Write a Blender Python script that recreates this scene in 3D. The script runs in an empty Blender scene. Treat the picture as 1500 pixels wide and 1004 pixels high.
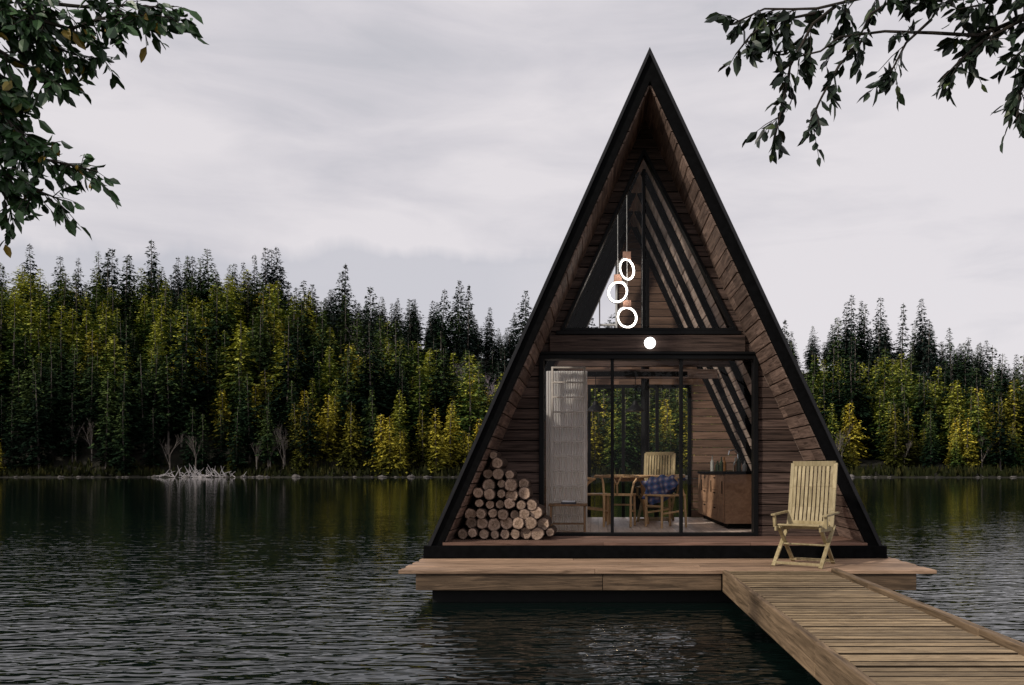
import bpy, math, random, bmesh
import numpy as np
from mathutils import Vector, Matrix, Euler
random.seed(7)
rng = np.random.default_rng(7)
scene = bpy.context.scene

# ------------------------------------------------------------ node helpers
def new_mat(name):
    m = bpy.data.materials.new(name); m.use_nodes = True
    nt = m.node_tree
    return m, nt, nt.nodes['Principled BSDF']

def ramp(nt, stops):
    r = nt.nodes.new('ShaderNodeValToRGB')
    e = r.color_ramp.elements
    while len(e) < len(stops): e.new(0.5)
    for i, (p, c) in enumerate(stops):
        e[i].position = p; e[i].color = (*c, 1)
    return r

def mathn(nt, op, a, b=None, clamp=False):
    n = nt.nodes.new('ShaderNodeMath'); n.operation = op; n.use_clamp = clamp
    for i, v in enumerate((a, b)):
        if v is None: continue
        if isinstance(v, (int, float)): n.inputs[i].default_value = v
        else: nt.links.new(v, n.inputs[i])
    return n.outputs[0]

def wood(name, c1, c2, scale, rough=.6, bump=.3, var=.35, spec=.2, lo=.3, hi=.68):
    m, nt, b = new_mat(name)
    tc = nt.nodes.new('ShaderNodeTexCoord')
    geo = nt.nodes.new('ShaderNodeNewGeometry')
    off = nt.nodes.new('ShaderNodeVectorMath'); off.operation = 'ADD'
    sc = nt.nodes.new('ShaderNodeVectorMath'); sc.operation = 'SCALE'
    comb = nt.nodes.new('ShaderNodeCombineXYZ')
    for i in range(3): nt.links.new(geo.outputs['Random Per Island'], comb.inputs[i])
    nt.links.new(comb.outputs[0], sc.inputs[0]); sc.inputs['Scale'].default_value = 13
    nt.links.new(tc.outputs['Object'], off.inputs[0]); nt.links.new(sc.outputs[0], off.inputs[1])
    mp = nt.nodes.new('ShaderNodeMapping'); mp.inputs['Scale'].default_value = scale
    nt.links.new(off.outputs[0], mp.inputs[0])
    n = nt.nodes.new('ShaderNodeTexNoise'); n.inputs['Scale'].default_value = 1
    n.inputs['Detail'].default_value = 6; n.inputs['Roughness'].default_value = .62
    n.inputs['Distortion'].default_value = 1.2
    nt.links.new(mp.outputs[0], n.inputs[0])
    r = ramp(nt, [(lo, c1), (hi, c2)])
    nt.links.new(n.outputs['Fac'], r.inputs[0])
    n2 = nt.nodes.new('ShaderNodeTexNoise'); n2.inputs['Scale'].default_value = 1.3
    n2.inputs['Detail'].default_value = 4
    nt.links.new(off.outputs[0], n2.inputs[0])
    v = mathn(nt, 'ADD', mathn(nt, 'MULTIPLY', geo.outputs['Random Per Island'], var), 1 - var * .5)
    v = mathn(nt, 'MULTIPLY', v, mathn(nt, 'ADD', mathn(nt, 'MULTIPLY', n2.outputs['Fac'], .8), .6))
    hs = nt.nodes.new('ShaderNodeHueSaturation')
    nt.links.new(r.outputs[0], hs.inputs['Color']); nt.links.new(v, hs.inputs['Value'])
    nt.links.new(hs.outputs[0], b.inputs['Base Color'])
    b.inputs['Roughness'].default_value = rough
    b.inputs['Specular IOR Level'].default_value = spec
    bp = nt.nodes.new('ShaderNodeBump'); bp.inputs['Strength'].default_value = bump
    bp.inputs['Distance'].default_value = .01
    nt.links.new(n.outputs['Fac'], bp.inputs['Height']); nt.links.new(bp.outputs[0], b.inputs['Normal'])
    return m

def plain(name, c, rough=.6, nscale=8, var=.3, metal=0, spec=.3):
    m, nt, b = new_mat(name)
    tc = nt.nodes.new('ShaderNodeTexCoord')
    n = nt.nodes.new('ShaderNodeTexNoise'); n.inputs['Scale'].default_value = nscale
    n.inputs['Detail'].default_value = 5
    nt.links.new(tc.outputs['Object'], n.inputs[0])
    r = ramp(nt, [(.3, [x * (1 - var) for x in c]), (.7, [x * (1 + var) for x in c])])
    nt.links.new(n.outputs['Fac'], r.inputs[0]); nt.links.new(r.outputs[0], b.inputs['Base Color'])
    b.inputs['Roughness'].default_value = rough; b.inputs['Metallic'].default_value = metal
    b.inputs['Specular IOR Level'].default_value = spec
    return m

def emis(name, c, s):
    m, nt, b = new_mat(name)
    b.inputs['Base Color'].default_value = (.8, .8, .8, 1)
    b.inputs['Emission Color'].default_value = (*c, 1); b.inputs['Emission Strength'].default_value = s
    return m

def glass_mat(name, tint=.95, base=.03):
    m, nt, b = new_mat(name)
    nt.nodes.remove(b)
    t = nt.nodes.new('ShaderNodeBsdfTransparent'); t.inputs[0].default_value = (tint, tint, tint, 1)
    g = nt.nodes.new('ShaderNodeBsdfGlossy'); g.inputs['Roughness'].default_value = .01
    f = nt.nodes.new('ShaderNodeLayerWeight'); f.inputs[0].default_value = .5
    k = mathn(nt, 'ADD', mathn(nt, 'MULTIPLY', mathn(nt, 'POWER', f.outputs['Facing'], 4.0), .6), base)
    mx = nt.nodes.new('ShaderNodeMixShader')
    nt.links.new(k, mx.inputs[0])
    nt.links.new(t.outputs[0], mx.inputs[1]); nt.links.new(g.outputs[0], mx.inputs[2])
    nt.links.new(mx.outputs[0], nt.nodes['Material Output'].inputs[0])
    return m

# ------------------------------------------------------------ mesh builder
class MB:
    def __init__(s): s.v = []; s.f = []; s.m = []
    def add(s, vs, fs, mi=0):
        o = len(s.v); s.v += [tuple(p) for p in vs]
        for f in fs: s.f.append([i + o for i in f]); s.m.append(mi)
    def box(s, x0, x1, y0, y1, z0, z1, mi=0, side=None):
        s.add([(x0,y0,z0),(x1,y0,z0),(x1,y1,z0),(x0,y1,z0),(x0,y0,z1),(x1,y0,z1),(x1,y1,z1),(x0,y1,z1)],
              [(0,3,2,1),(4,5,6,7),(0,1,5,4),(1,2,6,5),(2,3,7,6),(3,0,4,7)], mi)
        if side is not None:
            k = len(s.m); s.m[k-6] = side; s.m[k-4] = side; s.m[k-2] = side
    def beam(s, a, b, w, h, mi=0, up=(0,0,1)):
        a = Vector(a); b = Vector(b); d = (b - a).normalized(); up = Vector(up)
        sd = d.cross(up)
        if sd.length < 1e-4: sd = d.cross(Vector((1,0,0)))
        sd.normalize(); u = sd.cross(d).normalized()
        vs = []
        for p in (a, b):
            for i, j in ((-1,-1),(1,-1),(1,1),(-1,1)):
                vs.append(p + sd * (w/2*i) + u * (h/2*j))
        s.add(vs, [(0,1,2,3),(7,6,5,4),(0,4,5,1),(1,5,6,2),(2,6,7,3),(3,7,4,0)], mi)
    def cyl(s, a, b, r0, r1=None, n=10, mi=0, cap=True):
        r1 = r0 if r1 is None else r1
        a = Vector(a); b = Vector(b); d = (b - a).normalized()
        x = d.orthogonal().normalized(); y = d.cross(x)
        vs = [a + (x*math.cos(2*math.pi*i/n) + y*math.sin(2*math.pi*i/n))*r0 for i in range(n)]
        vs += [b + (x*math.cos(2*math.pi*i/n) + y*math.sin(2*math.pi*i/n))*r1 for i in range(n)]
        fs = [(i, (i+1) % n, n + (i+1) % n, n + i) for i in range(n)]
        if cap: fs += [tuple(range(n-1, -1, -1)), tuple(range(n, 2*n))]
        s.add(vs, fs, mi)
    def path(s, pts, r0, r1, n=6, mi=0):
        k = len(pts) - 1
        for i in range(k):
            s.cyl(pts[i], pts[i+1], r0 + (r1-r0)*i/k, r0 + (r1-r0)*(i+1)/k, n, mi, True)
    def prism(s, poly, y0, y1, mi=0):
        n = len(poly)
        vs = [(x, y0, z) for x, z in poly] + [(x, y1, z) for x, z in poly]
        fs = [tuple(range(n)), tuple(range(2*n-1, n-1, -1))]
        fs += [(i, n+i, n + (i+1) % n, (i+1) % n) for i in range(n)]
        s.add(vs, fs, mi)
    def lathe(s, c, prof, n=20, mi=0):
        vs = []
        for r, z in prof:
            for i in range(n):
                a = 2*math.pi*i/n; vs.append((c[0]+r*math.cos(a), c[1]+r*math.sin(a), c[2]+z))
        fs = []
        for j in range(len(prof)-1):
            for i in range(n):
                fs.append((j*n+i, j*n+(i+1) % n, (j+1)*n+(i+1) % n, (j+1)*n+i))
        s.add(vs, fs, mi)
    def build(s, name, mats, parent=None, bevel=0, smooth=False, fixn=True):
        me = bpy.data.meshes.new(name); me.from_pydata(s.v, [], s.f)
        for m in (mats if isinstance(mats, (list, tuple)) else [mats]): me.materials.append(m)
        me.polygons.foreach_set('material_index', s.m)
        if fixn:
            bm = bmesh.new(); bm.from_mesh(me); bmesh.ops.recalc_face_normals(bm, faces=bm.faces); bm.to_mesh(me); bm.free()
        if smooth: me.polygons.foreach_set('use_smooth', [True]*len(me.polygons))
        me.update()
        o = bpy.data.objects.new(name, me); scene.collection.objects.link(o)
        if parent: o.parent = parent
        if bevel:
            b = o.modifiers.new('bevel', 'BEVEL'); b.width = bevel; b.segments = 2; b.limit_method = 'ANGLE'
        return o

def empty(name, loc=(0,0,0)):
    e = bpy.data.objects.new(name, None); e.location = loc; e.empty_display_size = .2
    scene.collection.objects.link(e); return e

# ------------------------------------------------------------ materials
BLACK = plain('black_painted_timber', (.003,.003,.0033), .75, 14, .4, 0, .05)
BLACKM = plain('black_metal', (.004,.004,.0045), .5, 14, .2, 0, .15)
SIDING = wood('dark_siding', (.017,.0115,.010), (.145,.097,.080), (1.3,10,34), .6, .9, .7, .12, .32, .72)
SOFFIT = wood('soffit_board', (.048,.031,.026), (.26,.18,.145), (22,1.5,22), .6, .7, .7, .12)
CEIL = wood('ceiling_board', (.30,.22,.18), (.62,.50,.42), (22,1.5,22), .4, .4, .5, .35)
BACKW = wood('back_wall_board', (.08,.048,.034), (.25,.155,.11), (1.3,10,30), .5, .4, .5, .2)
DECKW = wood('reddish_deck', (.08,.045,.032), (.24,.14,.105), (1.3,18,18), .6, .4, .5)
PLATW = wood('platform_timber', (.12,.075,.047), (.43,.285,.19), (1.6,22,18), .65, .6, .6)
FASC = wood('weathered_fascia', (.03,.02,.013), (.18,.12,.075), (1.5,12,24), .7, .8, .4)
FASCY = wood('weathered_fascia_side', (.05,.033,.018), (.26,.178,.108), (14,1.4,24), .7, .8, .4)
PIERW = wood('pier_plank', (.12,.083,.046), (.33,.24,.14), (4,14,20), .7, .6, .6)
DARKW = wood('plank_edge_gap_shade', (.012,.008,.005), (.04,.026,.015), (4,14,20), .9, .4, .3)  # weathered plank sides, coloured darker to paint shade into the gaps
TEAK = wood('teak', (.21,.16,.08), (.41,.335,.195), (14,14,3), .5, .2, .25)
OAK = wood('light_oak', (.40,.25,.12), (.66,.44,.24), (10,10,4), .45, .2, .2)
FLOORW = wood('floorboard', (.40,.32,.27), (.64,.54,.47), (14,1.2,8), .4, .2, .35)
BARK = plain('log_bark', (.06,.038,.028), .9, 30, .5)
LOGE = wood('log_end_grain', (.15,.095,.065), (.48,.35,.27), (20,20,20), .8, .6, .5)
LOGE2 = wood('log_heart', (.11,.07,.045), (.40,.285,.21), (30,30,30), .8, .6, .5)
GLASS = glass_mat('window_glass', .98, .010)
WHITE = plain('white_paint', (.72,.72,.72), .5, 6, .08)
LED = emis('led_ring_glow', (1,.90,.80), 9)
GLOBE = emis('globe_glow', (1,.97,.93), 3)
FILL_BULB = emis('added_bulb_glow', (1,.72,.44), 170)  # glow for bulbs added inside the pendants to brighten the room

# ============================================================ CABIN
WY, BY, FY, FZ = 11.0, 15.5, 10.0, .587
T = .165
AX, AZ = .71, 6.83
xoL = lambda z: -2.157 + .4459*(z-.4)
xoR = lambda z: 3.713 - .4670*(z-.4)
xL = lambda z: xoL(z) + T
xR = lambda z: xoR(z) - T
ZI = .4 + (3.713+2.157-2*T)/(.4459+.4670)
XI = xL(ZI)
cabin = empty('a_frame_cabin', (0,0,0))

roof = MB()
YB = BY + .5
L = lambda a, b: [(xoL(a),a),(xoL(b),b),(xL(b),b),(xL(a),a)]
R_ = lambda a, b: [(xoR(a),a),(xoR(b),b),(xR(b),b),(xR(a),a)]
topL = lambda a: [(xoL(a),a),(AX,AZ),(XI,ZI),(xL(a),a)]
topR = lambda a: [(xoR(a),a),(AX,AZ),(XI,ZI),(xR(a),a)]
S0, S1, SY0, SY1 = 2.6, 6.0, 11.35, 15.3  # left-slope skylight, added to let daylight onto the right slope
Q0, Q1, QY0, QY1 = 4.3, 5.3, 12.25, 12.75
roof.prism(topL(.392), FY, SY0); roof.prism(topL(.392), SY1, YB)
roof.prism(L(.392,S0), SY0, SY1); roof.prism(topL(S1), SY0, SY1)
roof.prism(topR(.392), FY, QY0); roof.prism(topR(.392), QY1, YB)
roof.prism(R_(.392,Q0), QY0, QY1); roof.prism(topR(Q1), QY0, QY1)
roof.build('roof', BLACK, cabin)
tr = MB()
tr.prism([(xoR(.392)+.025,.392),(AX,AZ+.055),(AX,AZ-.03),(xoR(.392)-.02,.392)], FY-.03, FY+.06)
tr.prism([(xoL(.392)-.025,.392),(AX,AZ+.055),(AX,AZ-.03),(xoL(.392)+.02,.392)], FY-.033, FY+.057)
tr.build('roof_edge_trim', plain('roof_edge_metal', (.012,.012,.014), .5, 10, .2), cabin)
sk = MB(); sk.add([(xoL(S0)+.06,SY0,S0),(xoL(S0)+.06,SY1,S0),(xoL(S1)+.06,SY1,S1),(xoL(S1)+.06,SY0,S1)], [(0,1,2,3)])
sk.add([(xoR(Q0)-.06,QY0,Q0),(xoR(Q0)-.06,QY1,Q0),(xoR(Q1)-.06,QY1,Q1),(xoR(Q1)-.06,QY0,Q1)], [(0,1,2,3)])
sk.build('added_skylight_panes', GLASS, cabin, fixn=False)

li = MB(); z = FZ
while z < ZI - .06:
    z1 = min(z + .142, ZI - .045)
    g = .007
    for side in (0, 1):
        f = xL if side == 0 else xR; sg = 1 if side == 0 else -1
        off = random.uniform(-.004, .004)
        cuts = sorted([random.uniform(10.25, 10.85), random.uniform(12.0, 12.9), random.uniform(13.4, 14.6)])
        ys = sorted([FY + .03] + cuts + [WY + .0, BY - .02])
        for a, b in zip(ys[:-1], ys[1:]):
            if b - a < .03: continue
            h0, h1, hz0, hz1 = (SY0, SY1, S0, S1) if side == 0 else (QY0, QY1, Q0, Q1)
            parts = [(a, b)]
            if z1 > hz0 and z < hz1:
                parts = []
                if a < h0: parts.append((a, min(b, h0)))
                if b > h1: parts.append((max(a, h1), b))
            for a2, b2 in parts:
                if b2 - a2 < .03: continue
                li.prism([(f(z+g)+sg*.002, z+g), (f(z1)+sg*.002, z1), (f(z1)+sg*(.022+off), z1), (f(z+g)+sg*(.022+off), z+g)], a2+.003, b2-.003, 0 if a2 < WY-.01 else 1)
    z += .150
li.build('soffit_and_ceiling_boards', [SOFFIT, CEIL], cabin)

ra = MB()
for y in np.arange(11.35, 15.3, .92):
    zt = ZI - .3
    ra.prism([(xL(FZ)+.03,FZ),(xL(zt)+.03,zt),(xL(zt)+.13,zt),(xL(FZ)+.13,FZ)], y, y+.09)
    ra.prism([(xR(FZ)-.03,FZ),(xR(zt)-.03,zt),(xR(zt)-.125,zt),(xR(FZ)-.125,FZ)], y, y+.09)
ra.build('rafters', BLACK, cabin)
tb = MB()
for y in (12.3, 13.9):
    tb.box(xL(3.2)+.05, xR(3.2)-.05, y, y+.1, 3.14, 3.3)
tb.build('tie_beams', SIDING, cabin)

DX0, DX1, DZ = -.766, 2.297, 3.127
WZ0, WZ1 = 3.455, 6.02
wl = lambda z: -.475 + (z-WZ0)*((.70+.475)/(WZ1-WZ0))
wr = lambda z: 2.005 - (z-WZ0)*((2.005-.70)/(WZ1-WZ0))
def wall(name, y0, y1, openings, zsplits, mat, pitch=.150):
    w = MB()
    zs = [FZ]
    for a, b in zip([FZ]+zsplits, zsplits+[ZI-.02]):
        n = max(1, round((b-a)/pitch))
        for i in range(1, n+1): zs.append(a+(b-a)*i/n)
    for a, b in zip(zs[:-1], zs[1:]):
        mid = (a+b)/2; cur = [(xL, xR)]
        for (oz0, oz1, fl, fr) in openings:
            if oz0 < mid < oz1:
                nxt = []
                for l, r in cur:
                    nxt += [(l, fl), (fr, r)]
                cur = [(l, r) for l, r in nxt if r(mid) - l(mid) > .02]
        b2 = b - .013
        for l, r in cur:
            j = random.uniform(-.005, .005)
            W = r(mid) - l(mid); ks = [0, 1]
            if W > 2: ks = [0, random.uniform(.2, .8), 1]
            for k0, k1 in zip(ks[:-1], ks[1:]):
                e = .0015
                P = lambda z, k: l(z) + (r(z)-l(z))*k
                w.prism([(P(a,k0)+e,a),(P(a,k1)-e,a),(P(b2,k1)-e,b2),(P(b2,k0)+e,b2)], y0+j, y1)
    return w.build(name, mat, cabin, bevel=.004)
wall('front_wall_siding', WY, WY+.05, [(FZ-1, DZ, lambda z: DX0, lambda z: DX1), (WZ0, WZ1, wl, wr)], [DZ, WZ0, WZ1], SIDING)
bb = MB()
bb.prism([(xL(FZ),FZ),(DX0-.002,FZ),(DX0-.002,DZ),(xL(DZ),DZ)], WY+.055, WY+.12)
bb.prism([(DX1+.002,FZ),(xR(FZ),FZ),(xR(DZ),DZ),(DX1+.002,DZ)], WY+.055, WY+.12)
bb.prism([(xL(DZ),DZ+.002),(xR(DZ),DZ+.002),(xR(WZ0),WZ0),(xL(WZ0),WZ0)], WY+.055, WY+.12)
bb.prism([(xL(WZ0),WZ0+.002),(wl(WZ0),WZ0+.002),(wl(WZ1),WZ1),(xL(WZ1),WZ1)], WY+.055, WY+.12)
bb.prism([(wr(WZ0),WZ0+.002),(xR(WZ0),WZ0+.002),(xR(WZ1),WZ1),(wr(WZ1),WZ1)], WY+.055, WY+.12)
bb.build('front_wall_core', BLACK, cabin)
lb = MB(); lb.box(xL(3.3)+.08, xR(3.3)-.08, WY-.05, WY-.008, 3.165, 3.395)
lb.build('lintel_board', SIDING, cabin, bevel=.006)
BX0, BX1, BZ = -.12, 1.92, 3.2
uw0, uw1 = 4.1, 5.6
wall('back_wall_siding', BY, BY+.08, [(FZ-1, BZ, lambda z: BX0, lambda z: BX1),
     (uw0, uw1, lambda z: xL(z)+.07, lambda z: max(.46, xL(z)+.075))], [BZ, uw0, uw1], BACKW)

fr = MB()
fw = .065
Y0, Y1 = WY-.045, WY+.13
fr.box(DX0, DX0+fw, Y0, Y1, FZ+.002, DZ); fr.box(DX1-fw, DX1, Y0, Y1, FZ+.002, DZ)
fr.box(DX0+fw, DX1-fw, Y0, Y1, DZ-fw, DZ); fr.box(DX0+fw, DX1-fw, Y0, Y1, FZ+.002, FZ+.045)
for x in (.258, 1.225):
    fr.box(x-.022, x+.022, Y0+.03, Y1-.03, FZ+.045, DZ-fw)
fr.box(DX0-.04, DX1+.04, WY-.07, WY-.003, DZ+.001, DZ+.034)
def ring_poly(pts, inset, y0, y1, mb, mi=0):
    n = len(pts); P = [Vector((p[0], p[1])) for p in pts]
    area = sum(P[i].x*P[(i+1)%n].y-P[(i+1)%n].x*P[i].y for i in range(n)); sg = 1 if area > 0 else -1
    Q = []
    for i in range(n):
        a, b, c = P[i-1], P[i], P[(i+1) % n]
        d1 = (b-a).normalized(); d2 = (c-b).normalized()
        n1 = Vector((-d1.y, d1.x))*sg; n2 = Vector((-d2.y, d2.x))*sg
        m = (n1+n2).normalized(); k = inset/max(.15, m.dot(n1)); Q.append(b+m*k)
    for i in range(n):
        j = (i+1) % n
        mb.prism([tuple(P[i]), tuple(P[j]), tuple(Q[j]), tuple(Q[i])], y0, y1, mi)
    return Q
ring_poly([(wl(WZ0),WZ0),(wr(WZ0),WZ0),(.70,WZ1)], .042, Y0, Y1, fr)
fr.box(.70-.022, .70+.022, Y0+.02, Y1-.02, WZ0+.05, WZ1-.3)
fr.box(wl(WZ0)-.05, wr(WZ0)+.05, WY-.06, WY-.003, WZ0-.05, WZ0-.001)
fr.build('window_frames', BLACKM, cabin, bevel=.004)
fb = MB()
for x in (BX0, .55, 1.22, BX1-.06): fb.box(x, x+.06, BY-.02, BY+.1, FZ+.002, BZ-.06)
fb.box(BX0, BX1, BY-.02, BY+.1, BZ-.06, BZ)
fb.build('back_window_frames', BLACKM, cabin)
wf = MB()
ring_poly([(xL(uw0)+.07,uw0),(.46,uw0),(.46,uw0+ (.46-xL(uw0)-.07)/.4459)], .035, BY-.03, BY+.09, wf)
wf.box(.10,.125,BY-.02,BY+.08,uw0+.03,uw0+.82); wf.box(.125,.43,BY-.02,BY+.08,uw0+.27,uw0+.30)
wf.build('back_gable_window_frame', WHITE, cabin)
gl = MB()
gl.add([(DX0+fw,WY+.044,FZ+.045),(DX1-fw,WY+.044,FZ+.045),(DX1-fw,WY+.044,DZ-fw),(DX0+fw,WY+.044,DZ-fw)], [(0,1,2,3)])
gl.add([(wl(WZ0)+.03,WY+.044,WZ0+.03),(wr(WZ0)-.03,WY+.044,WZ0+.03),(.70,WY+.044,WZ1-.06)], [(0,1,2)])
gl.build('glass_panes', GLASS, cabin, fixn=False)

fl = MB()
n = 9
for i in range(n):
    a = FY - .03 + i*(WY-FY+.05)/n
    cuts = [xoL(FZ)+.15, random.uniform(-.6,.3), random.uniform(1,2.2), xoR(FZ)-.15]
    for c0, c1 in zip(cuts[:-1], cuts[1:]):
        j = random.uniform(-.005,.006)
        fl.box(c0+.002, c1-.002, a+random.uniform(-.008,.0), a+(WY-FY+.05)/n-.009, FZ-.035, FZ+j)
fl.build('porch_floorboards', DECKW, cabin, bevel=.003)
fi = MB()
x = -1.9
while x < 3.45:
    fi.box(x, x+.128, WY+.06, BY, FZ-.03, FZ-.003+random.uniform(-.001,.001)); x += .132
fi.build('interior_floorboards', FLOORW, cabin)
si = MB()
si.box(xoL(.4)-.005, xoR(.4)+.005, FY-.045, FY+.05, .394, .548)
si.box(xoL(.4)+.1, xoR(.4)-.1, FY+.05, BY+.3, .394, .548)
si.build('base_beam', BLACK, cabin, bevel=.006)

# ============================================================ PLATFORM
PY = 8.77; PZ = .388
dock = empty('floating_dock')
pl = MB()
for i in range(44):
    a = PY + i*.18
    x0, x1 = -2.18, 3.82
    c = random.uniform(-.5, 2.2)
    w = .168
    pl.box(x0+random.uniform(-.02,.02), c-.002, a+random.uniform(-.004,.002), a+w, PZ-.04, PZ+random.uniform(-.005,.002))
    pl.box(c+.002, x1+random.uniform(-.02,.02), a+random.uniform(-.004,.002), a+w, PZ-.04, PZ+random.uniform(-.005,.002))
pl.build('deck_boards', PLATW, dock, bevel=.005)
fa = MB()
for a, b in ((-2.0,.1),(.1,1.432),(2.74,3.62)):
    fa.box(a+.003, b-.003, PY+.03, PY+.09, .16, PZ-.043)
fa.build('fascia', FASC, dock, bevel=.006)
fs = MB(); fs.box(-2.0,-1.94,PY+.095,16.6,.16,PZ-.043); fs.box(3.56,3.62,PY+.095,16.6,.16,PZ-.043)
fs.build('side_fascia', FASCY, dock)
po = MB()
po.box(-1.85, 3.45, PY+.22, 16.4, -.3, .3)
po.build('pontoon', plain('dark_float', (.004,.004,.004), .7), dock)

# ============================================================ PIER
pier = empty('wooden_pier')
pp = MB(); y = 2.6
while y < PY - .12:
    h = PZ - .004 + random.uniform(-.005,.003)
    w = .083
    pp.box(1.492+random.uniform(-.002,.006), 2.605-random.uniform(0,.012), y, y+w, PZ-.035, h, 0, 1); y += w+.022
pp.box(1.492, 2.605, y, PY-.012, PZ-.035, PZ-.005, 0, 1)
pp.build('planks', [PIERW, DARKW], pier)
pe = MB()
for a, b in ((2.6,5.1),(5.105,7.3),(7.305,PY-.01)):
    pe.box(1.435,1.487,a,b,.15,PZ+.004)
    pe.box(2.645,2.72,a+.3 if a>2.6 else a,(b+.295) if b<8 else b,.15,PZ+.026)
pe.build('side_beams', FASCY, pier, bevel=.008)
pj = MB()
pj.box(1.50,2.62,2.62,PY-.02,.2,PZ-.05)
for k in range(7): pj.box(1.50,2.6,2.8+k*.95,2.88+k*.95,.17,.198)
pj.build('joists', BLACK, pier)
pb = MB()
for y in (4.0, 6.2, 8.2):
    for x in (1.75, 2.5): pb.cyl((x,y,-1.2),(x,y,.2),.07,n=12)
pb.build('piles', plain('wet_pile', (.02,.014,.01), .5, 12), pier)

# ============================================================ GARDEN CHAIR
def garden_chair(name, loc, rot, mat, s=1.0):
    c = MB(); W = .27; sh = .45
    for i in range(8):
        y = -.25 + i*.062
        zc = sh + .02*math.cos(i/7*math.pi*2) - .012*i/7
        c.box(-W+.03, W-.03, y, y+.05, zc-.009, zc+.009)
    for sx in (-1, 1):
        x = sx*(W-.012)
        c.beam((x,-.27,sh-.025),(x,.24,sh-.035),.024,.05)
        c.beam((x+sx*.014,-.30,0.0),(x+sx*.014,.22,sh+.0),.024,.045, up=(1,0,0))
        c.beam((x-sx*.016,.30,0.0),(x-sx*.016,-.20,sh-.01),.024,.045, up=(1,0,0))
        pts = [(x,.17,.40),(x,.235,.62),(x,.29,.88),(x,.35,1.18)]
        for a, b in zip(pts[:-1], pts[1:]): c.beam(a, b, .045, .026, up=(0,1,0))
        c.beam((sx*(W+.03),-.24,.58),(sx*(W+.03),.26,.60),.05,.022)
        c.beam((sx*(W+.03),-.17,.44),(sx*(W+.03),-.19,.57),.03,.04)
    c.beam((-W+.012,.35,1.175),(W-.012,.35,1.175),.03,.06)
    c.beam((-W+.03,.192,.475),(W-.03,.192,.475),.024,.045)
    for i in range(10):
        x = -W+.052 + i*(2*W-.104)/9
        pts = [(x,.192,.48),(x,.245,.66),(x,.292,.90),(x,.345,1.155)]
        for a, b in zip(pts[:-1], pts[1:]): c.beam(a, b, .036, .012, up=(0,1,0))
    c.beam((-W,.26,.035),(W,.26,.035),.025,.03); c.beam((-W,-.26,.035),(W,-.26,.035),.025,.03)
    c.cyl((-W-.01,-.02,.235),(W+.01,-.02,.235),.012)
    o = c.build(name, mat, None, bevel=.003)
    o.location = loc; o.rotation_euler = (0,0,rot); o.scale = (s,)*3
    return o
garden_chair('folding_garden_chair', (2.50, 9.30, PZ+.002), math.radians(-33), TEAK, 1.02)

# ============================================================ FIREWOOD
fwp = MB()
def log(x, z, r, y0, ln):
    n = 14; ph = random.random()*6
    k = [r*(1+random.uniform(-.09,.07)) for _ in range(n)]
    tilt = (random.uniform(-.02,.02), random.uniform(-.015,.015))
    fr_ = [1.0, .88, .55, .0]
    vs = []
    for j, q in enumerate(fr_[:3]):
        for i in range(n):
            a = ph+2*math.pi*i/n
            vs.append((x+k[i]*q*math.cos(a), y0 + (.004 if j == 0 else random.uniform(-.002,.002)) + tilt[0]*math.cos(a)*q*2*r/.1, z+k[i]*q*math.sin(a)))
    vs.append((x+random.uniform(-.2,.2)*r, y0, z+random.uniform(-.2,.2)*r))
    back = len(vs)
    for i in range(n):
        a = ph+2*math.pi*i/n; vs.append((x+k[i]*math.cos(a)+tilt[1], y0+ln, z+k[i]*math.sin(a)))
    o = len(fwp.v); fwp.v += vs
    def F(ix, mi): fwp.f.append([o+q for q in ix]); fwp.m.append(mi)
    for i in range(n):
        i2 = (i+1) % n
        F((i,i2,n+i2,n+i),0); F((n+i,n+i2,2*n+i2,2*n+i),1); F((2*n+i,2*n+i2,3*n),2)
        F((i2,i,back+i,back+i2),0)
    F(tuple(back+i for i in range(n)),1)
row = 0
zc = FZ + .085
def rightlim(z):
    return float(np.interp(z, [.6,.9,1.2,1.4,1.55,1.75], [-.54,-.62,-.76,-.92,-1.08,-1.30]))
while zc < 1.68:
    left = xL(zc)+.045+.07; right = rightlim(zc)-.02
    x = left + (row % 2)*.07 + random.uniform(0,.02)
    while x < right:
        r = random.uniform(.058,.092)
        log(x, zc+random.uniform(-.018,.018), r, 10.36+random.uniform(-.07,.07), .5)
        x += r*1.0 + .073
    zc += .131; row += 1
log(-1.33, 1.71, .055, 10.40, .45)
fwp.build('firewood_pile', [BARK, LOGE, LOGE2], None, fixn=False)

# ============================================================ LAMPS
g = MB()
prof = [(.08*math.sin(a), -.08*math.cos(a)) for a in np.linspace(.01, math.pi-.01, 16)]
wl_ = empty('wall_globe_lamp')
g.lathe((.775, WY-.135, 3.27), prof, 24)
g.build('globe', GLOBE, wl_, smooth=True)
gp = MB(); gp.cyl((.775,WY-.052,3.27),(.775,WY-.075,3.27),.05,n=20)
gp.build('mount', BLACKM, wl_)

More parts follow.
